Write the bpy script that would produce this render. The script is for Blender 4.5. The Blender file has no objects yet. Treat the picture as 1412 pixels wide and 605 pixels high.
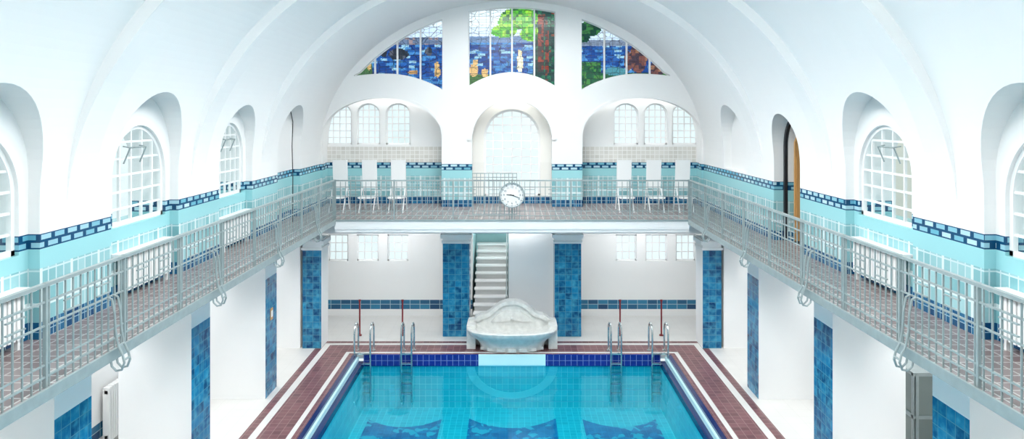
import bpy, math, random
from mathutils import Vector
random.seed(4)
S=bpy.context.scene
try:
    S.view_settings.view_transform='Standard'; S.view_settings.look='None'
    S.view_settings.exposure=0.0
except Exception as e: print(e)
pi=math.pi
# ------------------------------------------------------------ node helpers
class NT:
    def __init__(s,name):
        s.m=bpy.data.materials.new(name); s.m.use_nodes=True
        s.t=s.m.node_tree; s.t.nodes.clear()
        s.out=s.t.nodes.new('ShaderNodeOutputMaterial')
    def n(s,t): return s.t.nodes.new(t)
    def l(s,a,b): s.t.links.new(a,b)
    def put(s,sock,v):
        if isinstance(v,bpy.types.NodeSocket): s.l(v,sock)
        elif isinstance(v,(tuple,list)) and len(v)==3 and sock.type=='RGBA': sock.default_value=(*v,1)
        else: sock.default_value=v
    def m_(s,op,a,b=None,c=None):
        n=s.n('ShaderNodeMath'); n.operation=op
        for i,v in enumerate((a,b,c)):
            if v is not None: s.put(n.inputs[i],v)
        return n.outputs[0]
    def mix(s,f,a,b):
        n=s.n('ShaderNodeMix'); n.data_type='RGBA'
        s.put(n.inputs[0],f); s.put(n.inputs[6],a); s.put(n.inputs[7],b)
        return n.outputs[2]
    def pos(s):
        g=s.n('ShaderNodeNewGeometry'); x=s.n('ShaderNodeSeparateXYZ'); s.l(g.outputs['Position'],x.inputs[0])
        return g.outputs['Position'],x.outputs[0],x.outputs[1],x.outputs[2]
    def comb(s,a,b,c=0.0):
        n=s.n('ShaderNodeCombineXYZ'); s.put(n.inputs[0],a); s.put(n.inputs[1],b); s.put(n.inputs[2],c); return n.outputs[0]
    def noise(s,vec,sc,det=3):
        n=s.n('ShaderNodeTexNoise'); s.put(n.inputs['Vector'],vec); n.inputs['Scale'].default_value=sc; n.inputs['Detail'].default_value=det
        return n.outputs['Fac']
    def white(s,vec):
        n=s.n('ShaderNodeTexWhiteNoise'); n.noise_dimensions='3D'; s.put(n.inputs['Vector'],vec); return n.outputs['Value']
    def bsdf(s,col,rough=.5,metal=0.0,spec=.5,bump=None,bs=.2,emis=None,es=0):
        p=s.n('ShaderNodeBsdfPrincipled'); s.put(p.inputs['Base Color'],col); s.put(p.inputs['Roughness'],rough)
        p.inputs['Metallic'].default_value=metal; p.inputs['Specular IOR Level'].default_value=spec
        if bump is not None:
            b=s.n('ShaderNodeBump'); b.inputs['Strength'].default_value=bs; b.inputs['Distance'].default_value=.01
            s.put(b.inputs['Height'],bump); s.l(b.outputs[0],p.inputs['Normal'])
        if emis is not None:
            s.put(p.inputs['Emission Color'],emis); p.inputs['Emission Strength'].default_value=es
        s.l(p.outputs[0],s.out.inputs[0]); return p
    def grid(s,u,v,w,h,g):
        uu=s.m_('DIVIDE',u,w); vv=s.m_('DIVIDE',v,h)
        fu=s.m_('FRACT',uu); fv=s.m_('FRACT',vv)
        mu=s.m_('LESS_THAN',fu,g/w); mv=s.m_('LESS_THAN',fv,g/h)
        rnd=s.white(s.comb(s.m_('FLOOR',uu),s.m_('FLOOR',vv)))
        return s.m_('MAXIMUM',mu,mv),rnd
def plain(name,col,rough=.5,metal=0,var=.04,nsc=3,spec=.4):
    t=NT(name); p,x,y,z=t.pos(); f=t.noise(p,nsc)
    c2=tuple(max(0,c*(1-var*2)) for c in col)
    t.bsdf(t.mix(f,c2,col),rough,metal,spec); return t.m
def ramp_mask(t,z,a,b):
    return t.m_('MULTIPLY',t.m_('GREATER_THAN',z,a),t.m_('LESS_THAN',z,b))

WHITE=(.875,.878,.875)
def wall_tile(name,cream=False):
    t=NT(name); p,x,y,z=t.pos(); u=t.m_('ADD',x,y)
    n=t.noise(p,1.2)
    base=t.mix(n,(.86,.863,.86),(.888,.891,.888))
    if cream:
        g,r=t.grid(u,z,.14,.125,.018)
        cc=t.mix(r,(.66,.645,.60),(.76,.75,.71)); cc=t.mix(g,cc,(.88,.88,.86))
        base=t.mix(ramp_mask(t,z,4.65,5.12),base,cc)
    g,r=t.grid(u,z,.15,.21,.02)
    aq=t.mix(r,(.21,.46,.50),(.38,.63,.66)); aq=t.mix(g,aq,(.60,.74,.76))
    g2,r2=t.grid(u,z,.6,.63,.05)
    aq=t.mix(g2,aq,(.70,.81,.82))
    col=t.mix(t.m_('LESS_THAN',z,4.24),base,aq)
    col=t.mix(ramp_mask(t,z,4.24,4.47),col,(.33,.66,.70))
    if cream:
        ax=t.m_('ABSOLUTE',x)
        k=t.m_('MULTIPLY',t.m_('LESS_THAN',ax,1.35),t.m_('GREATER_THAN',z,3.5))
        col=t.mix(k,col,(.92,.905,.86))
    v=t.m_('DIVIDE',t.m_('SUBTRACT',z,4.47),.18)
    row=t.m_('GREATER_THAN',v,.5)
    uu=t.m_('ADD',t.m_('DIVIDE',u,.26),t.m_('MULTIPLY',row,.5))
    fu=t.m_('FRACT',uu); fv=t.m_('FRACT',t.m_('MULTIPLY',v,2))
    inn=t.m_('MULTIPLY',ramp_mask(t,fu,.14,.86),ramp_mask(t,fv,.2,.85))
    rr=t.white(t.comb(t.m_('FLOOR',uu),row))
    lightc=t.mix(rr,(.12,.42,.56),(.55,.76,.82))
    bc=t.mix(inn,(.006,.065,.16),lightc)
    m=ramp_mask(t,z,4.47,4.65)
    if cream: m=t.m_('MULTIPLY',m,t.m_('GREATER_THAN',t.m_('ABSOLUTE',x),1.35))
    col=t.mix(m,col,bc)
    g3,r3=t.grid(u,z,.13,.12,.012)
    dk=t.mix(r3,(.005,.05,.15),(.02,.15,.30)); dk=t.mix(g3,dk,(.3,.5,.6))
    col=t.mix(t.m_('LESS_THAN',z,3.60),col,dk)
    ro=t.m_('ADD',t.m_('MULTIPLY',t.m_('GREATER_THAN',z,4.65),.5),.2)
    t.bsdf(col,ro,0,.4); return t.m
def blue_tile(name):
    t=NT(name); p,x,y,z=t.pos(); u=t.m_('ADD',x,y)
    g,r=t.grid(u,z,.178,.17,.010)
    n=t.noise(p,8,5)
    a=t.mix(r,(.001,.035,.14),(.01,.20,.42)); b=t.mix(n,a,(.08,.44,.62))
    k=t.m_('MULTIPLY',t.m_('SUBTRACT',n,.36),2.6); 
    kk=t.n('ShaderNodeClamp'); t.l(k,kk.inputs[0])
    c=t.mix(kk.outputs[0],a,b); c=t.mix(g,c,(.09,.30,.40))
    t.bsdf(c,.18,0,.35,bump=t.m_('SUBTRACT',1.0,g),bs=.3); return t.m
def plaster_lower(name):
    t=NT(name); p,x,y,z=t.pos(); u=t.m_('ADD',x,y)
    n=t.noise(p,1.5)
    base=t.mix(n,(.85,.85,.84),(.88,.88,.87))
    g,r=t.grid(u,z,.3,.17,.015)
    dk=t.mix(r,(.004,.05,.14),(.03,.22,.38)); dk=t.mix(g,dk,(.4,.55,.62))
    col=t.mix(ramp_mask(t,z,.20,.48),base,dk)
    t.bsdf(col,.5); return t.m
def deck_mat(name):
    t=NT(name); p,x,y,z=t.pos()
    dx=t.m_('SUBTRACT',t.m_('ABSOLUTE',x),4.03); dy=t.m_('SUBTRACT',y,18.4)
    d=t.m_('MAXIMUM',dx,dy)
    g,r=t.grid(x,y,.17,.17,.012)
    red=t.mix(r,(.12,.042,.048),(.20,.078,.085)); red=t.mix(g,red,(.30,.19,.18))
    n=t.noise(p,2.0)
    pale=t.mix(n,(.63,.625,.605),(.73,.725,.70))
    g2,r2=t.grid(x,y,.34,.34,.008); pale=t.mix(t.m_('MULTIPLY',g2,.25),pale,(.45,.44,.42))
    m1=ramp_mask(t,d,.22,.78); m2=ramp_mask(t,d,.93,1.10)
    m3=ramp_mask(t,d,.0,.12)
    m=t.m_('MAXIMUM',t.m_('MAXIMUM',m1,m2),m3)
    col=t.mix(m,pale,red)
    t.bsdf(col,.35); return t.m
def gal_floor_mat(name):
    t=NT(name); p,x,y,z=t.pos()
    g,r=t.grid(x,y,.2,.2,.02)
    red=t.mix(r,(.20,.14,.14),(.31,.25,.245)); red=t.mix(g,red,(.57,.55,.53))
    t.bsdf(red,.35); return t.m
def pool_wall_mat(name):
    t=NT(name); p,x,y,z=t.pos(); u=t.m_('ADD',x,y)
    g,r=t.grid(u,z,.15,.15,.012)
    c=t.mix(r,(.035,.60,.68),(.08,.70,.76)); c=t.mix(g,c,(.3,.85,.88))
    hb=t.m_('LESS_THAN',t.m_('MODULO',t.m_('ADD',z,3.0),.30),.03)
    c=t.mix(t.m_('MULTIPLY',hb,.4),c,(.02,.42,.58))
    t.bsdf(c,.4); return t.m
def pool_floor_mat(name):
    t=NT(name); p,x,y,z=t.pos()
    g,r=t.grid(x,y,.15,.15,.012)
    c=t.mix(r,(.008,.42,.54),(.018,.50,.62)); c=t.mix(g,c,(.10,.66,.74))
    t.bsdf(c,.4); return t.m
def reflection_mat(name):  # painted dark pattern standing in for reflections on the water
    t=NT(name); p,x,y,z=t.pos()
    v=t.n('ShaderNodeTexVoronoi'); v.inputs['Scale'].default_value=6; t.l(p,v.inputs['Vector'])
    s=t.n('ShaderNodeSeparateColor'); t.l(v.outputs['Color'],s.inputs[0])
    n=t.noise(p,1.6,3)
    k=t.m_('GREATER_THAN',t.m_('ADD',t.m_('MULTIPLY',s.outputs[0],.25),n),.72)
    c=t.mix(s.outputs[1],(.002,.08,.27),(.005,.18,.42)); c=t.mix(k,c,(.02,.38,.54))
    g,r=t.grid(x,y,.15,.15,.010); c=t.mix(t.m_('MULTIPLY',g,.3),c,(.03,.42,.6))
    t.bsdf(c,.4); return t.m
def water_mat(name):
    t=NT(name); p,x,y,z=t.pos()
    tr=t.n('ShaderNodeBsdfTransparent'); tr.inputs[0].default_value=(.50,.97,.99,1)
    gl=t.n('ShaderNodeBsdfGlossy'); gl.inputs['Roughness'].default_value=.02; gl.inputs[0].default_value=(.5,.88,1,1)
    b=t.n('ShaderNodeBump'); b.inputs['Strength'].default_value=.18; b.inputs['Distance'].default_value=.02
    t.l(t.noise(p,2.5,2),b.inputs['Height']); t.l(b.outputs[0],gl.inputs['Normal'])
    f=t.n('ShaderNodeFresnel'); f.inputs['IOR'].default_value=1.33; t.l(b.outputs[0],f.inputs['Normal'])
    m=t.n('ShaderNodeMixShader'); t.l(f.outputs[0],m.inputs[0]); t.l(tr.outputs[0],m.inputs[1]); t.l(gl.outputs[0],m.inputs[2])
    t.l(m.outputs[0],t.out.inputs[0]); return t.m
def glass_mat(name):
    t=NT(name)
    tr=t.n('ShaderNodeBsdfTransparent'); tr.inputs[0].default_value=(.97,.99,.985,1)
    gl=t.n('ShaderNodeBsdfGlossy'); gl.inputs['Roughness'].default_value=.05
    m=t.n('ShaderNodeMixShader'); m.inputs[0].default_value=.05
    t.l(tr.outputs[0],m.inputs[1]); t.l(gl.outputs[0],m.inputs[2]); t.l(m.outputs[0],t.out.inputs[0]); return t.m
def stained_mat(name):
    t=NT(name); p,x,y,z=t.pos()
    a=t.n('ShaderNodeAttribute'); a.attribute_name='Col'
    v=t.n('ShaderNodeTexVoronoi'); v.feature='DISTANCE_TO_EDGE'; v.inputs['Scale'].default_value=4.5
    mp=t.comb(t.m_('MULTIPLY',x,.7),y,t.m_('MULTIPLY',z,1.3)); t.l(mp,v.inputs['Vector'])
    k=t.m_('LESS_THAN',v.outputs[0],.03)
    c=t.mix(t.m_('MULTIPLY',k,.6),a.outputs['Color'],(.005,.008,.012))
    t.bsdf(t.mix(.75,c,(0,0,0)),.15,emis=c,es=1.15); return t.m  # emission stands in for daylight coming through the glass
def stone_mat(name):
    t=NT(name); p,x,y,z=t.pos(); n=t.noise(p,9,8)
    t.bsdf(t.mix(n,(.52,.53,.51),(.88,.885,.86)),.6,bump=n,bs=.45); return t.m
def wood_mat(name):
    t=NT(name); p,x,y,z=t.pos(); 
    n=t.noise(t.comb(t.m_('MULTIPLY',x,12.0),t.m_('MULTIPLY',y,12.0),z),3,3)
    t.bsdf(t.mix(n,(.42,.20,.06),(.72,.42,.16)),.4); return t.m

M_wall=wall_tile('wall_plaster_tile'); M_wallc=wall_tile('wall_plaster_cream',True)
M_white=plain('white_plaster',WHITE,.7,var=.01)
M_paint=plain('white_paint',(.87,.88,.88),.4,var=.01)
M_blue=blue_tile('glazed_blue_tile'); M_low=plaster_lower('lower_plaster')
M_deck=deck_mat('deck_tile'); M_gal=gal_floor_mat('gallery_tile')
M_pw=pool_wall_mat('pool_wall_tile'); M_pf=pool_floor_mat('pool_floor_tile'); M_refl=reflection_mat('painted_reflection')
M_water=water_mat('water'); M_glass=glass_mat('glass'); M_st=stained_mat('stained_glass')
M_rail=plain('galvanised_rail',(.38,.45,.455),.4,.2,.15,8)
M_chrome=plain('chrome',(.55,.60,.60),.15,.8,.02)
M_stone=stone_mat('pale_stone'); M_wood=wood_mat('oak')
M_dark=plain('dark_frame',(.02,.022,.03),.4); M_red=plain('red_paint',(.25,.015,.02),.35)
M_cobalt=plain('cobalt_tile',(.012,.035,.33),.2,0,.25,14); M_navy=plain('navy_tile',(.008,.02,.13),.2,0,.2,14)
M_cream=plain('cream_plaster',(.86,.82,.72),.6,0,.02); M_aqua=plain('aqua_tile',(.5,.8,.82),.3,0,.05)
M_black=plain('black_enamel',(.01,.01,.01),.4)
M_arc=plain('pale_mosaic_band',(.62,.93,.96),.4,0,.02)
M_refl_arc=plain('painted_reflection_arc',(.28,.84,.88),.4,0,.02)  # pale reflection on the water, painted as an arc
M_line=plain('kerb_joint',(.25,.35,.7),.4,0,.02)
M_tread=plain('grey_tread',(.60,.61,.60),.5,0,.05)
M_green=plain('cabinet_glass',(.22,.27,.26),.12,0,.1)

# ------------------------------------------------------------ mesh builder
class MB:
    def __init__(s): s.v=[];s.f=[];s.mi=[]
    def face(s,vs,m=0):
        b=len(s.v); s.v+=[tuple(v) for v in vs]; s.f.append(tuple(range(b,b+len(vs)))); s.mi.append(m)
    def box(s,x0,x1,y0,y1,z0,z1,m=0,fm=None):
        if x0>x1:x0,x1=x1,x0
        if y0>y1:y0,y1=y1,y0
        b=len(s.v)
        s.v+=[(x0,y0,z0),(x1,y0,z0),(x1,y1,z0),(x0,y1,z0),(x0,y0,z1),(x1,y0,z1),(x1,y1,z1),(x0,y1,z1)]
        F={'-z':(0,3,2,1),'+z':(4,5,6,7),'-y':(0,1,5,4),'+x':(1,2,6,5),'+y':(2,3,7,6),'-x':(3,0,4,7)}
        for k,f in F.items():
            s.f.append(tuple(b+i for i in f)); s.mi.append((fm or {}).get(k,m))
    def prism(s,prof,axis,a0,a1,m=0):
        n=len(prof); b=len(s.v)
        def P(p,a):
            return {'y':(p[0],a,p[1]),'x':(a,p[0],p[1]),'z':(p[0],p[1],a)}[axis]
        s.v+=[P(p,a0) for p in prof]+[P(p,a1) for p in prof]
        s.f.append(tuple(b+i for i in range(n))); s.mi.append(m)
        s.f.append(tuple(b+n+i for i in reversed(range(n)))); s.mi.append(m)
        for i in range(n):
            j=(i+1)%n; s.f.append((b+i,b+n+i,b+n+j,b+j)); s.mi.append(m)
    def strip(s,a,b_,axis,a0,a1,m=0):
        n=len(a)
        for i in range(n-1):
            s.prism([a[i],a[i+1],b_[i+1],b_[i]],axis,a0,a1,m)
    def tube(s,path,r,seg=6,m=0):
        path=[Vector(p) for p in path]; b=len(s.v); n=len(path)
        for i,p in enumerate(path):
            d=(path[min(i+1,n-1)]-path[max(i-1,0)])
            if d.length<1e-9: d=Vector((0,0,1))
            d.normalize(); up=Vector((0,0,1)) if abs(d.z)<.9 else Vector((0,1,0))
            if i==0: pu=up
            a=d.cross(pu if abs(d.dot(pu))<.98 else up).normalized(); c=a.cross(d).normalized(); pu=c
            for k in range(seg):
                t=2*pi*k/seg; s.v.append(tuple(p+a*math.cos(t)*r+c*math.sin(t)*r))
        for i in range(n-1):
            for k in range(seg):
                k2=(k+1)%seg
                s.f.append((b+i*seg+k,b+i*seg+k2,b+(i+1)*seg+k2,b+(i+1)*seg+k)); s.mi.append(m)
        s.f.append(tuple(b+k for k in reversed(range(seg)))); s.mi.append(m)
        s.f.append(tuple(b+(n-1)*seg+k for k in range(seg))); s.mi.append(m)
    def build(s,name,mats,smooth=False,fix=True,parent=None):
        me=bpy.data.meshes.new(name); me.from_pydata(s.v,[],s.f)
        for m in mats: me.materials.append(m)
        me.polygons.foreach_set('material_index',s.mi)
        if smooth: me.polygons.foreach_set('use_smooth',[True]*len(s.f))
        me.update()
        if fix:
            import bmesh
            bm=bmesh.new(); bm.from_mesh(me); bmesh.ops.recalc_face_normals(bm,faces=bm.faces); bm.to_mesh(me); bm.free()
        if smooth:
            try: me.set_sharp_from_angle(angle=math.radians(40))
            except Exception: pass
        o=bpy.data.objects.new(name,me); S.collection.objects.link(o)
        if parent: o.parent=parent
        return o
def cut(o,cutters):
    for mb in cutters:
        c=mb.build('cutter',[]) 
        md=o.modifiers.new('b','BOOLEAN'); md.operation='DIFFERENCE'; md.object=c; md.solver='EXACT'
        try: md.use_self=False
        except: pass
        dg=bpy.context.evaluated_depsgraph_get(); dg.update()
        me=bpy.data.meshes.new_from_object(o.evaluated_get(dg))
        o.modifiers.clear(); old=o.data; o.data=me; bpy.data.meshes.remove(old)
        cm=c.data; bpy.data.objects.remove(c); bpy.data.meshes.remove(cm)
    o.data.name=o.name
def arch(c,hw,z0,zs,rise=None,n=24):
    rise=hw if rise is None else rise
    p=[(c-hw,z0),(c+hw,z0)]
    for i in range(n+1):
        t=pi*i/n; p.append((c+hw*math.cos(t),zs+rise*math.sin(t)))
    return p

# ------------------------------------------------------------ constants
XW=5.6; GZ=3.4; YA=21.2; YB=22.0; Y0=-1.5
A,B,ZS=5.6,4.42,5.0
NI=[(4.05,1.0),(7.6,1.0),(11.15,1.02),(14.75,.88),(18.25,.93)]
NB=5.74; WP=5.82
# ------------------------------------------------------------ shell
mb=MB(); mb.box(-6.3,-XW,Y0,YB,3.25,ZS); wl=mb.build('wall_left',[M_wall])
mb=MB(); mb.box(XW,6.3,Y0,YB,3.25,ZS); wr=mb.build('wall_right',[M_wall])
mb=MB(); N=120
inn=[(A*math.cos(pi*i/N),ZS+B*math.sin(pi*i/N)) for i in range(N+1)]
out=[]
for x,z in inn:
    k=max(abs(x)/6.3,(z-ZS)/5.3)
    if k<1e-6:k=1
    out.append((x/k,ZS+(z-ZS)/k))
out[0]=(6.3,ZS); out[-1]=(-6.3,ZS)
n=N+1
for y in (Y0,YB):
    for p in inn+out: mb.v.append((p[0],y,p[1]))
o2=2*n
for i in range(N):
    mb.f.append((i,i+1,o2+i+1,o2+i)); mb.f.append((n+i,o2+n+i,o2+n+i+1,n+i+1))
    mb.f.append((i,n+i,n+i+1,i+1)); mb.f.append((o2+i,o2+i+1,o2+n+i+1,o2+n+i))
mb.f.append((0,o2,o2+n,n)); mb.f.append((N,n+N,o2+n+N,o2+N))
mb.mi=[0]*len(mb.f)
ceil=mb.build('ceiling',[M_white])
def side_cut(sign):
    a=MB(); b=MB()
    for i,(c,hw) in enumerate(NI):
        if sign>0 and i==3: hw=.7; c=14.8
        nb=NB if not (sign>0 and i==3) else 5.87
        if i==4: nb=5.8
        xs=sorted((sign*4.2,sign*nb)) 
        z0=4.68 if (sign>0 and i==4) else 3.2
        a.prism(arch(c,hw,z0,5.40),'x',xs[0],xs[1])
        if sign>0 and i==3:
            b.prism(arch(c,.62,GZ,5.42),'x',5.8,6.5)
        elif i!=4:
            xs=sorted((sign*(nb-.06),sign*6.5)); b.prism(arch(c+.06,hw-.22,4.43,5.91-(hw-.22)),'x',xs[0],xs[1])
    return a,b
for sgn,w in ((-1,wl),(1,wr)):
    a,b=side_cut(sgn); cut(w,[a,b]); 
    a,b=side_cut(sgn); cut(ceil,[a,b])
sk=MB()  # skylight openings added out of view to let light into the hall
for yc in (2.0,7.0,12.0,16.6):
    sk.box(-1.6,1.6,yc-1.9,yc+1.9,8.5,11)
cut(ceil,[sk])
for k,yc in enumerate((2.0,7.0,12.0,16.6)):
    mb=MB()
    for i in range(5):
        x=-1.6+.8*i; mb.box(x-.03,x+.03,yc-1.9,yc+1.9,9.9,9.98)
    for i in range(5):
        y=yc-1.9+.95*i; mb.box(-1.6,1.6,y-.03,y+.03,9.9,9.98)
    mb.build('added_skylight_bars',[M_paint])  # glazing bars of the added, unseen skylights
mb=MB(); mb.box(-7.7,7.7,Y0-.3,Y0,-.2,10.3); mb.build('wall_front',[M_white])
# ribs (fade into the wall at the springing)
def rib(yc,w,name,d=.17):
    mb=MB(); n=72
    def dd(t): return d*min(1.0,.02+math.sin(t)/.45)
    a=[((A-dd(pi*i/n))*math.cos(pi*i/n),ZS+(B-dd(pi*i/n))*math.sin(pi*i/n)) for i in range(n+1)]
    b=[((A+.03)*math.cos(pi*i/n),ZS+(B+.03)*math.sin(pi*i/n)) for i in range(n+1)]
    mb.strip(a,b,'y',yc-w/2,yc+w/2)
    mb.build(name,[M_white])
for i,yc in enumerate((2.2,5.78,9.4,12.95,16.5)): rib(yc,.55,'trim_rib_%d'%(i+1))
# ------------------------------------------------------------ end arcade wall (upper)
mb=MB(); mb.box(-5.62,5.62,YA,YA+.3,3.3,9.9); we=mb.build('wall_back',[M_wall])
K=YA/1000
def PX(px): return (px-706)*K
def PZ(py): return 6.05-(py-160)*K
c1=MB()
for s in (-1,1):
    c1.prism(arch(s*3.80,1.74,3.2,5.48,1.10,36),'y',YA-.5,YA+.8)
c1.prism(arch(0,1.17,3.2,5.35,None,36),'y',YA-.5,YA+.8)
def outer(px):
    R=292.; return 302-math.sqrt(R*R-(px-706)**2)
def lowl(px):
    t=(px-532)/78.; return 102+22*t*t if t>0 else 102+9*min(1,(t*t))
xs=[488+ (610-488)*i/16 for i in range(17)]
top=[(x,outer(x)) for x in xs]; bot=[(x,lowl(x)) for x in xs]
L=[(PX(x),PZ(min(y,lowl(x)-1.5))) for x,y in top]+[(PX(x),PZ(y)) for x,y in reversed(bot)]
Rr=[(-x,z) for x,z in L]
xs=[646+120*i/16 for i in range(17)]
Cc=[(PX(x),PZ(outer(x))) for x in xs]+[(PX(x),PZ(100+19*((x-706)/60)**2)) for x in reversed(xs)]
for p in (L,Rr,Cc): c1.prism(p,'y',YA-.5,YA+.8)
cut(we,[c1])
def hsh(a,b):
    v=math.sin(a*127.1+b*311.7)*43758.5453; return v-math.floor(v)
def col(px,py,pn):
    jit=random.random()
    # streaky random for water/foliage so neighbouring panes join into longer strokes
    row=int(py/3.2); r=hsh(int((px+row*5)/9),row)
    rb=hsh(int(px/4.5),int(py/4.5))
    def j(c,a=.15):
        k=1+(jit*2-1)*a; return tuple(max(0,min(1,q*k)) for q in c)
    def inside(cx,cy,rx,ry): return ((px-cx)/rx)**2+((py-cy)/ry)**2<1
    sky=(.74,.86,.91) if py<36 else (.58,.74,.86)
    def sea():
        if r<.45: return j((.008,.05,.24))
        if r<.75: return j((.015,.10,.36))
        if r<.92: return j((.05,.22,.50))
        return j((.26,.50,.66))
    if pn==0:
        if inside(601,90,3.5,5) or inside(602,99,4.5,7) or inside(507,90,3,6): return j((.58,.40,.16))
        if inside(568,99,7,3): return j((.50,.30,.12))
        if inside(548,74,14,8) or inside(527,66,6,12) or inside(590,70,5,6): return j((.02,.03,.05) if rb<.7 else (.08,.09,.12))
        if py<50: return j(sky,.06)
        if py<60 : return j((.12,.18,.30) if rb<.7 else (.30,.24,.26))
        if px<512 and py>88: return j((.05,.14,.05))
        return sea()
    if pn==1:
        if inside(717,72,3,4): return j((.80,.68,.40))
        if inside(717,86,4.5,13) : return j((.82,.80,.58))
        if inside(655,85,4,4) or inside(653,96,6,9) or inside(668,100,5,6): return j((.62,.42,.18))
        if (742<px<750 and 20<py<98) or (752<px<757 and 40<py<100): return j((.22,.035,.02) if rb<.6 else (.03,.02,.02))
        if inside(695,42,18,9) or inside(716,24,27,15) or inside(732,46,15,10) or inside(700,30,14,10):
            return j((.07,.42,.02) if rb<.55 else ((.28,.62,.04) if rb<.85 else (.01,.16,.03)))
        if px>735: return j((.004,.045,.04) if rb<.6 else ((.015,.13,.07) if rb<.9 else (.16,.05,.03)),.3)
        if py<50: return j(sky,.06)
        if py<58: return j((.12,.22,.40))
        if py>102: return j((.06,.15,.05))
        return sea()
    if inside(815,38,15,11) or inside(806,50,8,8): return j((.004,.05,.03) if rb<.7 else (.03,.16,.04))
    if inside(882,78,12,22) or inside(908,94,10,12) or inside(868,84,6,14): return j((.17,.07,.06) if rb<.5 else ((.05,.03,.05) if rb<.85 else (.28,.14,.08)))
    if inside(850,98,16,6): return j((.06,.24,.30))
    if py<54: return j(sky,.06)
    if py<63: return j((.18,.24,.34))
    if py>100 or (px<830 and py>84): return j((.01,.09,.04) if rb<.65 else (.05,.20,.05))
    return sea()
for pn,(xa,xb,ya,yb) in enumerate(((486,611,20,126),(645,767,5,122),(801,928,20,126))):
    me=bpy.data.meshes.new('stained'); step=1.7
    nx=int((xb-xa)/step)+1; ny=int((yb-ya)/step)+1; v=[];f=[];cs=[]
    for j in range(ny+1):
        for i in range(nx+1):
            jx=random.uniform(-.4,.4) if 0<i<nx else 0; jy=random.uniform(-.4,.4) if 0<j<ny else 0
            v.append((PX(min(xb,xa+i*step)+jx),YA+.2,PZ(min(yb,ya+j*step)+jy)))
    for j in range(ny):
        for i in range(nx):
            px=xa+(i+.5)*step; py=ya+(j+.5)*step
            f.append((j*(nx+1)+i,(j+1)*(nx+1)+i,(j+1)*(nx+1)+i+1,j*(nx+1)+i+1)); cs.append(col(px,py,pn))
    me.from_pydata(v,[],f); ca=me.color_attributes.new('Col','FLOAT_COLOR','CORNER')
    for p in me.polygons:
        for li in p.loop_indices: ca.data[li].color=(*cs[p.index],1)
    me.materials.append(M_st)
    o=bpy.data.objects.new('stained_glass_window',me); S.collection.objects.link(o)
    b=MB(); 
    bars={0:[516,547,579],1:[676,706,737],2:[834,865,897]}[pn]
    for q in bars:
        zt=PZ(outer(q)); zb=PZ(lowl(q) if pn==0 else (lowl(1412-q) if pn==2 else 100+19*((q-706)/60)**2))
        b.box(PX(q)-.025,PX(q)+.025,YA+.12,YA+.2,zb-.02,zt+.02)
    prof={0:L,1:Cc,2:Rr}[pn]
    for i in range(len(prof)):
        p,q=prof[i],prof[(i+1)%len(prof)]
        b.tube([(p[0],YA+.16,p[1]),(q[0],YA+.16,q[1])],.022,4)
    b.build('mullions',[M_paint],parent=o)
    b=MB()
    for zz in range(int(ya)+8,int(yb),8):
        b.box(PX(xa+1),PX(xb-1),YA+.185,YA+.198,PZ(zz)-.004,PZ(zz)+.004)
    for xx in range(int(xa)+5,int(xb),10):
        b.box(PX(xx)-.003,PX(xx)+.003,YA+.185,YA+.198,PZ(yb-1),PZ(ya+1))
    b.build('saddle_bars',[M_dark],parent=o)
mb=MB(); n=40
a=[(1.17*math.cos(pi*i/n),5.35+1.17*math.sin(pi*i/n)) for i in range(n+1)]
b_=[(1.30*math.cos(pi*i/n),5.35+1.30*math.sin(pi*i/n)) for i in range(n+1)]
mb.strip(a,b_,'y',YA-.05,YA+.02); 
mb.build('trim_arch_centre',[M_white])
for s in (-1,1):
    mb=MB(); 
    a=[(s*3.8+1.74*math.cos(pi*i/n),5.48+1.10*math.sin(pi*i/n)) for i in range(n+1)]
    b_=[(s*3.8+1.82*math.cos(pi*i/n),5.48+1.18*math.sin(pi*i/n)) for i in range(n+1)]
    mb.strip(a,b_,'y',YA-.03,YA+.02); mb.build('trim_arch_%s'%('left' if s<0 else 'right'),[M_white])
# ------------------------------------------------------------ far outer wall
LW=[(-5.57,-4.97),(-4.71,-4.05),(-3.78,-3.15)]; LW+=[(-b,-a) for a,b in LW]
for s,nm in ((-1,'left'),(1,'right')):
    mb=MB(); mb.box(s*1.2,s*7.7,YB,YB+.3,-.1,3.3); wf=mb.build('wall_back_%s'%nm,[M_low])
    c1=MB()
    for a,b in LW:
        if a*s>0: c1.box(a,b,YB-.3,YB+.6,1.66,2.46)
    cut(wf,[c1])
mb=MB(); mb.box(-1.2,1.2,YB,YB+.3,2.95,3.3); mb.build('wall_lintel',[M_white])
mb=MB(); mb.box(-6.3,6.3,YB,YB+.3,3.3,7.0); mb.box(-6.3,6.3,YA+.3,YB+.3,7.0,7.1); wu=mb.build('wall_back_upper',[M_wallc])
UW=[(-5.63,-4.86),(-4.71,-4.0),(-3.83,-3.08)]; UW+=[(-b,-a) for a,b in UW]
c1=MB()
for a,b in UW: c1.prism(arch((a+b)/2,(b-a)/2,5.19,6.12,.32),'y',YB-.3,YB+.6)
c1.prism(arch(0,.86,3.62,5.4),'y',YB-.3,YB+.6)
cut(wu,[c1])
wn=[0]
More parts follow.
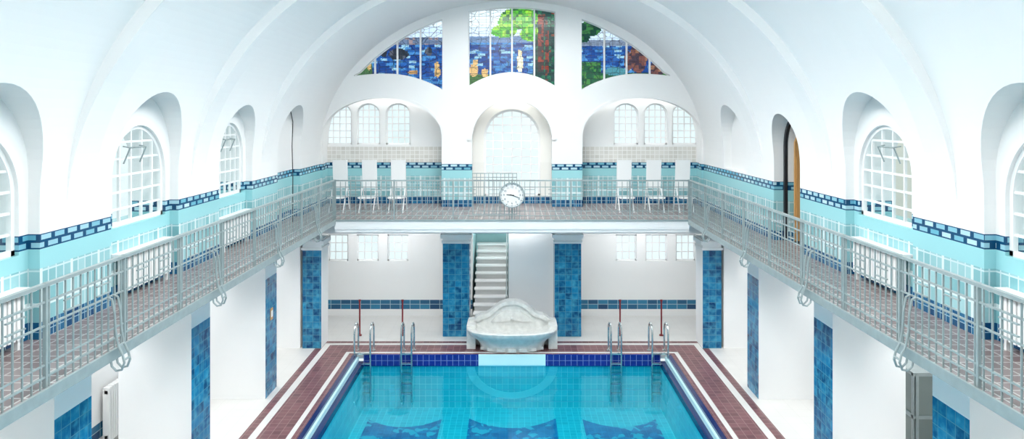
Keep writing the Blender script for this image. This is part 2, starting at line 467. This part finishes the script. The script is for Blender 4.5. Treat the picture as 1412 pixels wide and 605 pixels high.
def window(axis,plane,c,hw,z0,zs,rise,nv,nh,fr=.05,bar=.028,th=.06,arched=True):
    wn[0]+=1; mb=MB(); n=24
    a0,a1=plane-th/2,plane+th/2
    def ht(u):
        if not arched: return zs
        t=max(0,1-((u-c)/hw)**2); return zs+rise*math.sqrt(t)
    def bx(u0,u1,z0_,z1_,w=0):
        if axis=='y': mb.box(u0,u1,a0+w,a1-w,z0_,z1_)
        else: mb.box(a0+w,a1-w,u0,u1,z0_,z1_)
    bx(c-hw,c-hw+fr,z0,zs); bx(c+hw-fr,c+hw,z0,zs); bx(c-hw,c+hw,z0,z0+fr)
    if arched:
        A_=[(c+hw*math.cos(pi*i/n),zs+rise*math.sin(pi*i/n)) for i in range(n+1)]
        B_=[(c+(hw-fr)*math.cos(pi*i/n),zs+(rise-fr)*math.sin(pi*i/n)) for i in range(n+1)]
        mb.strip(A_,B_,axis,a0,a1)
    else: bx(c-hw,c+hw,zs-fr,zs)
    for i in range(1,nv):
        u=c-hw+2*hw*i/nv; bx(u-bar/2,u+bar/2,z0,ht(u)-.01,.01)
    H=zs+(rise if arched else 0)-z0
    for i in range(1,nh):
        z=z0+H*i/nh; 
        w=hw if z<=zs else hw*math.sqrt(max(0,1-((z-zs)/rise)**2))
        bx(c-w+.01,c+w-.01,z-bar/2,z+bar/2,.012)
    pr=arch(c,hw,z0,zs,rise) if arched else [(c-hw,z0),(c+hw,z0),(c+hw,zs),(c-hw,zs)]
    P=[(u,plane,z) if axis=='y' else (plane,u,z) for u,z in pr]
    mb.face(P,1)
    return mb.build('window_%d'%wn[0],[M_paint,M_glass])
for a,b in UW: window('y',YB+.1,(a+b)/2,(b-a)/2,5.19,6.12,.32,4,6,.045,.024)
window('y',YB+.1,0,.86,3.62,5.4,.86,6,11,.07,.032)
for a,b in LW: window('y',YB+.1,(a+b)/2,(b-a)/2,1.66,2.46,0,3,3,.04,.024,arched=False)
for s in (-1,1):
    for i,(c,hw) in enumerate(NI):
        if i==4 or (s>0 and i==3): continue
        c=c+.06; hw=hw-.22
        w=window('x',s*WP,c,hw,4.43,5.91-hw,hw,5,6,.06,.032)
        b=MB()
        p,q=c-.42,c+.05
        for u in (p,q):
            b.tube([(s*(WP-.04),u,5.34),(s*(WP-.14),u,5.58)],.012,4)
            b.tube([(s*(WP-.03),u,5.60),(s*(WP-.14),u,5.58)],.009,4)
        b.tube([(s*(WP-.14),p,5.58),(s*(WP-.14),q,5.58)],.012,4)
        b.build('hopper_sash',[M_rail],parent=w)
# door right
mb=MB(); n=24; c=14.8
A_=[(c+.7*math.cos(pi*i/n),5.40+.7*math.sin(pi*i/n)) for i in range(n+1)]
B_=[(c+.62*math.cos(pi*i/n),5.40+.62*math.sin(pi*i/n)) for i in range(n+1)]
mb.strip(A_,B_,'x',5.80,5.86); mb.box(5.80,5.86,c-.7,c-.62,GZ+.01,5.40); mb.box(5.80,5.86,c+.62,c+.7,GZ+.01,5.40)
fr=mb.build('door_1',[M_dark])
mb=MB(); 
mb.prism([(5.93,GZ+.03),(6.42,GZ+.03),(6.42,5.5),(6.36,5.72),(6.25,5.88),(6.13,5.86),(6.02,5.75),(5.93,5.5)],'y',15.20,15.26)
mb.build('door_leaf',[M_wood],parent=fr)
mb=MB(); 
for i in range(4): mb.box(5.96+.12*i,6.04+.12*i,15.175,15.20,GZ+.2,5.2)
mb.build('door_slats',[M_wood],parent=fr)
mb=MB(); mb.box(6.3,7.6,13.6,13.7,3.3,6.4); mb.box(6.3,7.6,15.8,15.9,3.3,6.4); mb.box(7.5,7.6,13.6,15.9,3.3,6.4); mb.box(6.3,7.6,13.6,15.9,6.4,6.5)
mb.build('wall_vestibule',[M_cream])
# ------------------------------------------------------------ gallery slabs
XR=4.55; YR=18.5
mb=MB()
for s in (-1,1):
    mb.box(s*(XR-.04),s*6.3,Y0,YR-.04,3.28,GZ,0,{'+z':1})
mb.box(-6.3,6.3,YR-.04,YB,3.28,GZ,0,{'+z':1})
mb.build('gallery_floor',[M_white,M_gal])
mb=MB()
for s in (-1,1):
    mb.box(s*(XR-.07),s*(XR-.04),Y0,YR-.07,3.30,GZ+.02)
mb.box(-(XR-.04),XR-.04,YR-.07,YR-.04,3.37,GZ+.02)
mb.build('trim_gallery_edge',[M_rail])
mb=MB(); mb.box(-(XR-.04),XR-.04,YR-.04,YR+.25,3.09,3.28); mb.box(-(XR-.04),XR-.04,YR-.06,YR-.04,3.17,3.37); mb.build('trim_gallery_fascia',[M_white])
mb=MB()
for s in (-1,1): mb.box(s*5.27,s*6.5,Y0,19.9,2.83,3.28)
mb.box(-6.5,6.5,19.9,20.3,2.83,3.28)
mb.build('trim_beam',[M_white])
for s,nm in ((-1,'left'),(1,'right')):
    mb=MB(); mb.box(s*7.5,s*7.7,Y0,YB,-.1,3.4); mb.box(s*6.3,s*7.7,Y0,YB,3.28,3.4)
    mb.build('wall_corridor_%s'%nm,[M_low])
def pier(x0,x1,y0,y1,facing,name='tiled_pillar',cap=True):
    mb=MB()
    fm={k:1 for k in facing}
    mb.box(x0,x1,y0,y1,0,2.55,0,fm)
    mb.box(x0,x1,y0,y1,2.55,2.83,0)
    if cap:
        mb.box(x0-.03,x1+.03,y0-.03,y1+.03,2.56,2.62); mb.box(x0-.06,x1+.06,y0-.06,y1+.06,2.70,2.80)
    return mb.build(name,[M_white,M_blue])
for s in (-1,1):
    f='+x' if s<0 else '-x'
    for yn in (1.2,4.77,8.35,11.92,15.5):
        a,b=sorted((s*5.27,s*6.47)); pier(a,b,yn,yn+.74,[f],cap=False)
    a,b=sorted((s*4.97,s*5.46)); pier(a,b,18.9,19.6,['-y'],cap=True)
    a,b=sorted((s*5.53,s*6.5)); pier(a,b,18.92,19.6,[],name='wall_pier',cap=False)
    a,b=sorted((s*1.17,s*1.90)); pier(a,b,19.9,20.55,['-y','-x','+x'])
mb=MB(); mb.box(-5.268,-5.255,15.8,15.95,1.6,1.85); mb.box(-5.255,-5.252,15.82,15.93,1.66,1.80,1); mb.build('safety_sign',[M_wood,M_white])
def radiator(x,y0,y1,z0,z1,s):
    mb=MB(); n=int((y1-y0)/.07)
    for i in range(n):
        y=y0+i*(y1-y0)/n; a,b=sorted((x,x+s*.12)); mb.box(a,b,y,y+.045,z0,z1)
    a,b=sorted((x+s*.03,x+s*.09)); mb.box(a,b,y0,y1,z0+.05,z0+.11); mb.box(a,b,y0,y1,z1-.11,z1-.05)
    for y in (y0+.05,y1-.1): mb.box(a,b,y,y+.04,z0-.12,z0+.05)
    return mb
for s in (-1,1):
    for (a,b) in ((9.6,11.4),(13.2,15.0)):
        if s>0 and a>13: continue
        radiator(s*7.33,a,b,.12,1.1,s).build('radiator',[M_paint])
    for i,(c,hw) in enumerate(NI):
        if i==4 or (s>0 and i==3): continue
        m=radiator(s*5.56,c-.7,c+.7,GZ+.12,4.00,s); a,b=sorted((s*5.5,s*5.735)); m.box(a,b,c-.8,c+.8,4.03,4.07)
        m.build('radiator',[M_paint])
# glazed cabinet in right corridor
mb=MB(); mb.box(7.05,7.45,12.7,14.3,.06,1.55,1)
for y in (12.7,13.22,13.76,14.26): mb.box(7.02,7.06,y,y+.05,.06,1.55)
for z in (.0,.75,1.5): mb.box(7.02,7.47,12.68,14.32,z,z+.06)
for x in (7.06,7.40): mb.box(x,x+.05,12.67,12.71,.06,1.55)
mb.build('glazed_cabinet',[M_rail,M_green])
# ------------------------------------------------------------ floor + pool
PXW=4.03; PYF=18.4; PYN=1.5
mb=MB()
mb.box(-7.7,-PXW,Y0,YB+2.5,-.1,0); mb.box(PXW,7.7,Y0,YB+2.5,-.1,0)
mb.box(-PXW,PXW,PYF,YB+2.5,-.1,0); mb.box(-PXW,PXW,Y0,PYN,-.1,0)
mb.build('floor',[M_deck])
mb=MB(); WZ=-.26; FZ=-1.35
for s in (-1,1):
    mb.box(s*3.93,s*PXW,PYN,PYF,-.30,.006,3)
    mb.box(s*3.88,s*3.93,PYN,PYF,-.30,-.05,5)
    mb.box(s*3.76,s*3.88,PYN,PYF,-.30,-.16,3)
    mb.box(s*3.76,s*4.0,PYN,PYF,FZ,-.30,0)
mb.box(-4.0,4.0,PYF,PYF+.2,FZ,-.28,0)
for s in (-1,1): mb.box(s*.85,s*3.76,PYF-.03,PYF+.02,-.28,.006,2)
mb.box(-.85,.85,PYF-.03,PYF+.02,-.28,.006,5)
mb.box(-4.0,4.0,PYN-.2,PYN,FZ,-.01,0)
mb.box(-4.0,4.0,PYN,PYF,FZ-.1,FZ,1)
for i in range(51):
    x=-3.75+i*.15
    if abs(x)>.86: mb.box(x-.004,x+.004,PYF-.033,PYF-.03,-.28,.0,6)
for s in (-1,1): mb.box(s*.85,s*3.75,PYF-.034,PYF-.03,-.143,-.137,6)
def uband(cx,r0,r1,zc,sq,m,t0=pi,t1=2*pi):
    n=32
    a=[(cx+r0*math.cos(t0+(t1-t0)*i/n),zc+sq*r0*math.sin(t0+(t1-t0)*i/n)) for i in range(n+1)]
    b=[(cx+r1*math.cos(t0+(t1-t0)*i/n),zc+sq*r1*math.sin(t0+(t1-t0)*i/n)) for i in range(n+1)]
    mb.strip(a,b,'y',PYF-.012,PYF-.002,m)
uband(0,.94,1.16,-.28,.72,7)  # reflected arch painted onto the far pool wall
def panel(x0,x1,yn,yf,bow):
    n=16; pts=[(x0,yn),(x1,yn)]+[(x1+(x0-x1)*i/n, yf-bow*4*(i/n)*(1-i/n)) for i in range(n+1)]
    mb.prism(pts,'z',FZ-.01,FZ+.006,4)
panel(-3.5,-1.72,9,17.7,.45); panel(-1.05,1.07,9,17.75,.55); panel(1.72,3.5,9,17.7,.45)  # painted floor panels imitate the dark reflections
mb.build('pool_basin',[M_pw,M_pf,M_cobalt,M_navy,M_refl,M_arc,M_line,M_refl_arc])
mb=MB()
mb.face([(-3.78,PYN,WZ),(3.78,PYN,WZ),(3.78,PYF-.03,WZ),(-3.78,PYF-.03,WZ)])
mb.build('pool_water',[M_water],fix=False)
# ------------------------------------------------------------ fountain
root=bpy.data.objects.new('stone_fountain',None); S.collection.objects.link(root)
mb=MB(); seg=64
rings=[(.76,.38,0.0),(.80,.42,.06),(.80,.42,.12),(.83,.45,.18),(.90,.52,.28),(1.03,.62,.38),(1.11,.67,.45),(1.15,.70,.49),(1.16,.71,.53),(1.14,.69,.56),(1.05,.60,.54),(.9,.50,.45),(.5,.28,.36),(.02,.02,.33)]
cy=18.95
b=len(mb.v)
for q,(rx,ry,z) in enumerate(rings):
    for k in range(seg):
        t=2*pi*k/seg; fl=1+(.045*abs(math.cos(t*7)) if q<7 else .01)
        e=.8
        cx_=math.copysign(abs(math.cos(t))**e,math.cos(t)); sy_=math.copysign(abs(math.sin(t))**e,math.sin(t))
        mb.v.append((rx*fl*cx_,cy+ry*fl*sy_,z))
for i in range(len(rings)-1):
    for k in range(seg):
        k2=(k+1)%seg; mb.f.append((b+i*seg+k,b+i*seg+k2,b+(i+1)*seg+k2,b+(i+1)*seg+k)); mb.mi.append(0)
mb.build('basin',[M_stone],smooth=True,parent=root)
mb=MB()
h=[(0,1.12),(.12,1.115),(.25,1.08),(.38,1.01),(.50,.91),(.60,.82),(.70,.77),(.80,.76),(.88,.72),(.96,.66),(1.16,.64),(1.16,0)]
pr=h+[(-x,z) for x,z in reversed(h[1:])]
mb.prism(pr,'y',19.25,19.5)
rim=[(x*1.03,z+.03) for x,z in h[:-2]]; rin=[(x*.93,z-.05) for x,z in h[:-2]]
for sx in (1,-1):
    mb.strip([(sx*x,z) for x,z in rim],[(sx*x,z) for x,z in rin],'y',19.18,19.52)
sh=[(.0,.9),(.2,.88),(.4,.76),(.55,.62),(.3,.6),(0,.66)]
mb.prism(sh+[(-x,z) for x,z in reversed(sh[1:-1])],'y',19.2,19.3)
mb.box(-1.18,-.95,18.85,19.5,.0,.60); mb.box(.95,1.18,18.85,19.5,.0,.60)
mb.build('back_slab',[M_stone],parent=root)
mb=MB()
for i in range(-3,4):
    t=-pi/2+i*.36; x=.99*.80*math.cos(t)*1.02; y=cy+.44*math.sin(t)*1.05
    mb.box(x-.10,x+.10,y-.03,y+.05,.03,.10)
mb.tube([(0,19.25,.72),(0,19.12,.74),(0,19.06,.70)],.035,8)
mb.build('base_panels',[M_stone],parent=root)
# ------------------------------------------------------------ stairs
mb=MB(); ns=11
for i in range(ns):
    mb.box(-1.1,-.14,20.7+.27*i,20.7+.27*ns+.3,.175*i,.175*(i+1)-.035,1); mb.box(-1.13,-.13,20.66+.27*i,20.7+.27*(i+1),.175*(i+1)-.035,.175*(i+1))
mb.build('staircase',[M_paint,M_tread])
mb=MB(); mb.box(-.10,1.2,20.75,20.85,0,2.83); mb.box(-.10,-.02,20.85,24.3,0,3.2)
mb.build('wall_stair_side',[M_white])
mb=MB(); mb.box(-1.3,-1.2,YB+.3,24.5,0,3.3); mb.box(-1.3,1.3,24.4,24.5,0,3.3); mb.box(-1.3,1.3,YB+.3,24.5,3.2,3.3); mb.build('wall_stairwell',[M_aqua])
mb=MB()
mb.tube([(-.16,20.55,0.0),(-.16,20.55,.95),(-.16,20.9,1.2),(-.16,23.3,2.75)],.018,6)
mb.build('stair_handrail',[M_rail])
# ------------------------------------------------------------ railing
def rail_seg(mb,p,q,side):
    p=Vector(p); q=Vector(q); L_=(q-p).length; d=(q-p)/L_; nn=Vector(side)
    def at(t,o=0): w=p+d*t+nn*o; return (w.x,w.y)
    def hb(z,h,w):
        a=at(0,-w/2); b=at(L_,w/2); mb.box(min(a[0],b[0]),max(a[0],b[0]),min(a[1],b[1]),max(a[1],b[1]),z,z+h)
    Z=GZ
    hb(Z+.99,.035,.05); hb(Z+.83,.02,.02); hb(Z+.60,.018,.018); hb(Z+.10,.02,.02); hb(Z+.22,.016,.016)
    def vb(t,z0,z1,w,o=0):
        c=at(t,o); mb.box(c[0]-w/2,c[0]+w/2,c[1]-w/2,c[1]+w/2,z0,z1)
    nb=int(L_/.13)
    for i in range(nb+1):
        t=i*L_/nb; vb(t,Z-.02,Z+.98,.015)
    npan=max(1,round(L_/1.42)); 
    for i in range(npan+1):
        t=i*L_/npan; vb(t,Z-.05,Z+1.03,.036)
        if i<npan:
            for k in (.3,.7):
                tt=t+L_/npan*k
                for zz in (Z+.66,Z+.77): 
                    a=at(tt-.13,-.012); b=at(tt+.13,.012); mb.box(min(a[0],b[0]),max(a[0],b[0]),min(a[1],b[1]),max(a[1],b[1]),zz,zz+.014)
def bracket(mb,p,side,along):
    x,y=p; n_=Vector(side); a=Vector(along)
    def P(o,z,t=0): return (x+n_.x*o+a.x*t,y+n_.y*o+a.y*t,z)
    for t in (-.06,.06):
        path=[P(.0,GZ+.62,t),P(.05,GZ+.6,t),P(.08,GZ+.45,t),P(.09,GZ+.25,t),P(.12,GZ+.08,t),P(.17,GZ-.02,t),P(.19,GZ-.11,t),P(.16,GZ-.19,t),P(.10,GZ-.20,t),P(.05,GZ-.15,t),P(.04,GZ-.09,t)]
        mb.tube(path,.013,6)
    mb.tube([P(.185,GZ-.08,-.06),P(.185,GZ-.08,.06)],.012,6); mb.tube([P(.12,GZ+.08,-.06),P(.12,GZ+.08,.06)],.012,6)
for s in (-1,1):
    mb=MB(); rail_seg(mb,(s*XR,Y0),(s*XR,YR),(-s,0))
    for y in (2.3,5.2,8.18,10.95,13.75,16.5): bracket(mb,(s*(XR-.02),y),(-s,0),(0,1))
    mb.build('gallery_railing',[M_rail])
mb=MB(); rail_seg(mb,(-XR+.04,YR),(XR-.04,YR),(0,-1))
mb.build('gallery_railing',[M_rail])
mb=MB()
x0,x1=-1.0,.12; z1=6.05-78*.0185
for i in range(12): 
    x=x0+(x1-x0)*i/11; mb.box(x-.008,x+.008,YR-.10,YR-.085,3.55,z1)
for z in (3.55,4.0,z1-.12,z1-.02): mb.box(x0,x1,YR-.105,YR-.08,z,z+.02)
mb.build('railing_gate',[M_rail])
# clock
cr=bpy.data.objects.new('wall_clock',None); S.collection.objects.link(cr)
cyk=YR-.16; cz=6.05-109*.01834; r=.295
mb=MB(); mb.prism([(r*math.cos(2*pi*i/48),cz+r*math.sin(2*pi*i/48)) for i in range(48)],'y',cyk,cyk+.05); mb.build('face',[M_paint],parent=cr)
mb=MB(); n=48
mb.strip([(r*math.cos(2*pi*i/n),cz+r*math.sin(2*pi*i/n)) for i in range(n+1)],[((r+.025)*math.cos(2*pi*i/n),cz+(r+.025)*math.sin(2*pi*i/n)) for i in range(n+1)],'y',cyk-.02,cyk+.06); mb.build('rim',[M_rail],parent=cr)
mb=MB()
for k in range(60):
    a=2*pi*k/60; l=.02 if k%5 else .035
    c_,s_=math.sin(a),math.cos(a); w=.004 if k%5 else .008
    p0=(c_*(r-.01),s_*(r-.01)); p1=(c_*(r-.01-l),s_*(r-.01-l)); 
    mb.prism([(p0[0]-s_*w,cz+p0[1]+c_*w),(p0[0]+s_*w,cz+p0[1]-c_*w),(p1[0]+s_*w,cz+p1[1]-c_*w),(p1[0]-s_*w,cz+p1[1]+c_*w)],'y',cyk-.004,cyk-.001)
def hand(a,l,w):
    c_,s_=math.sin(a),math.cos(a); p0=(-c_*.05,-s_*.05); p1=(c_*l,s_*l)
    mb.prism([(p0[0]-s_*w,cz+p0[1]+c_*w),(p0[0]+s_*w,cz+p0[1]-c_*w),(p1[0]+s_*w*.6,cz+p1[1]-c_*w*.6),(p1[0]-s_*w*.6,cz+p1[1]+c_*w*.6)],'y',cyk-.012,cyk-.006)
hand(math.radians(275),.14,.013); hand(math.radians(110),.21,.01)
mb.build('hands_and_ticks',[M_black],parent=cr)
for k in range(1,13):
    cu=bpy.data.curves.new('numeral','FONT'); cu.body=str(k); cu.size=.075; cu.align_x='CENTER'; cu.align_y='CENTER'; cu.extrude=.001
    o=bpy.data.objects.new('numeral_%d'%k,cu); S.collection.objects.link(o); o.data.materials.append(M_black); o.parent=cr
    a=2*pi*k/12; o.location=(math.sin(a)*.205,cyk-.006,cz+math.cos(a)*.205); o.rotation_euler=(pi/2,0,0)
# ------------------------------------------------------------ loungers
def lounger(x):
    mb=MB(); y=20.35; w=.195
    for s in (-1,1):
        mb.tube([(x+s*w,y+.35,GZ),(x+s*w,y+.1,GZ+.75),(x+s*w,y+.02,GZ+1.42)],.016,6)
        mb.tube([(x+s*w,y-.45,GZ),(x+s*w,y-.02,GZ+.62)],.016,6)
        mb.tube([(x+s*w,y-.55,GZ+.42),(x+s*w,y+.1,GZ+.38)],.016,6)
    n=8
    A_=[(y+.09-.09*i/n,GZ+.62+.8*i/n) for i in range(n+1)]
    mb.strip([(a,b) for a,b in A_],[(a-.03,b) for a,b in A_],'x',x-w,x+w)
    mb.box(x-w,x+w,y-.5,y+.05,GZ+.38,GZ+.42)
    mb.tube([(x-w,y+.3,GZ+.15),(x+w,y+.3,GZ+.15)],.012,6)
    mb.build('sun_lounger',[M_paint])
for px in (468.5,509,549,861,902,942): lounger((px-706)*.02035)
# ------------------------------------------------------------ ladders, red posts
def ladder(xc,w):
    mb=MB(); y=PYF
    for s in (-1,1):
        x=xc+s*w/2
        path=[(x,y+.32,0),(x,y+.32,.5)]
        for i in range(9):
            t=pi*i/8; path.append((x,y+.08+.24*math.cos(t),.56+.22*math.sin(t)))
        path+=[(x,y-.16,.3),(x,y-.13,-.3),(x,y-.13,-1.15)]
        mb.tube(path,.024,8)
    for z in (.05,-.2,-.45,-.7,-.95): mb.box(xc-w/2,xc+w/2,y-.17,y-.09,z,z+.035)
    for s in (-1,1): mb.tube([(xc+s*w/2,y+.32,0),(xc+s*w/2,y+.32,.02)],.05,10)
    mb.build('pool_ladder',[M_chrome],smooth=True)
for px,w in ((499,.40),(560,.26),(850,.26),(911,.40)): ladder((px-706)*.0182,w)
for px in (496,555,855,912):
    mb=MB(); x=(px-706)*.02; mb.tube([(x,20,0),(x,20,.95)],.022,8); mb.tube([(x,20,.95),(x,20,.99)],.035,8); mb.tube([(x,20,0),(x,20,.03)],.06,10); mb.build('barrier_post',[M_red],smooth=True)
mb=MB(); mb.tube([(-5.5,18.2,4.55),(-5.52,18.2,5.3),(-5.5,18.2,5.9),(-5.56,18.2,6.2)],.012,6); mb.tube([(-5.5,18.2,GZ),(-5.5,18.2,4.56)],.012,6); mb.build('window_opening_rod',[M_dark])

# ------------------------------------------------------------ world + lights
w=bpy.data.worlds.new('sky'); S.world=w; w.use_nodes=True; t=w.node_tree; t.nodes.clear()
o=t.nodes.new('ShaderNodeOutputWorld'); bg=t.nodes.new('ShaderNodeBackground'); bg.inputs['Strength'].default_value=1.3
tc=t.nodes.new('ShaderNodeTexCoord'); nz=t.nodes.new('ShaderNodeTexNoise'); nz.inputs['Scale'].default_value=14
mx=t.nodes.new('ShaderNodeMix'); mx.data_type='RGBA'; mx.inputs[6].default_value=(.54,.66,.66,1); mx.inputs[7].default_value=(.84,.92,.97,1)
t.links.new(tc.outputs['Generated'],nz.inputs['Vector']); t.links.new(nz.outputs['Fac'],mx.inputs[0]); t.links.new(mx.outputs[2],bg.inputs[0]); t.links.new(bg.outputs[0],o.inputs[0])
def area(name,loc,sx,sy,e,rot=(0,0,0),colr=(1,1,1)):
    l=bpy.data.lights.new(name,'AREA'); l.shape='RECTANGLE'; l.size=sx; l.size_y=sy; l.energy=e; l.color=colr
    o=bpy.data.objects.new(name,l); S.collection.objects.link(o); o.location=loc; o.rotation_euler=rot
for yc in (2.0,7.0,12.0,16.6): area('added_skylight_fill',(0,yc,9.85),3.0,3.6,560,colr=(1,.998,.988))  # unseen area lights added in the crown openings, main fill of the hall
for s in (-1,1):
    for y in (3,6.7,10.3,13.9,17.6):
        area('corridor_fill_light',(s*6.9,y,3.2),.5,1.2,32)  # added fill light, brightens the space under the side galleries
    area('corridor_fill_light',(s*3.8,20.9,3.2),2.4,.6,40)  # added fill under the end gallery
    area('recess_fill_light',(s*3.8,21.75,6.9),3.4,.3,15,colr=(1,.99,.96))  # added fill, brightens the upper end recesses
area('recess_fill_light',(0,21.7,6.9),1.6,.2,9,colr=(1,.98,.94))  # added fill for the centre arch reveal
area('stair_fill_light',(-.6,22.38,3.15),.8,.10,14)  # added fill, brightens the stairwell
area('corridor_fill_light',(0,20.5,3.2),1.6,.3,14)  # added fill behind the middle columns
cam=bpy.data.cameras.new('camera'); co=bpy.data.objects.new('camera',cam); S.collection.objects.link(co)
co.location=(0,0,6.05); co.rotation_euler=(pi/2,0,0)
cam.sensor_fit='HORIZONTAL'; cam.sensor_width=36; cam.lens=36*1000/1412; cam.shift_y=-(302.5-160)/1412; cam.clip_start=.05
S.camera=co
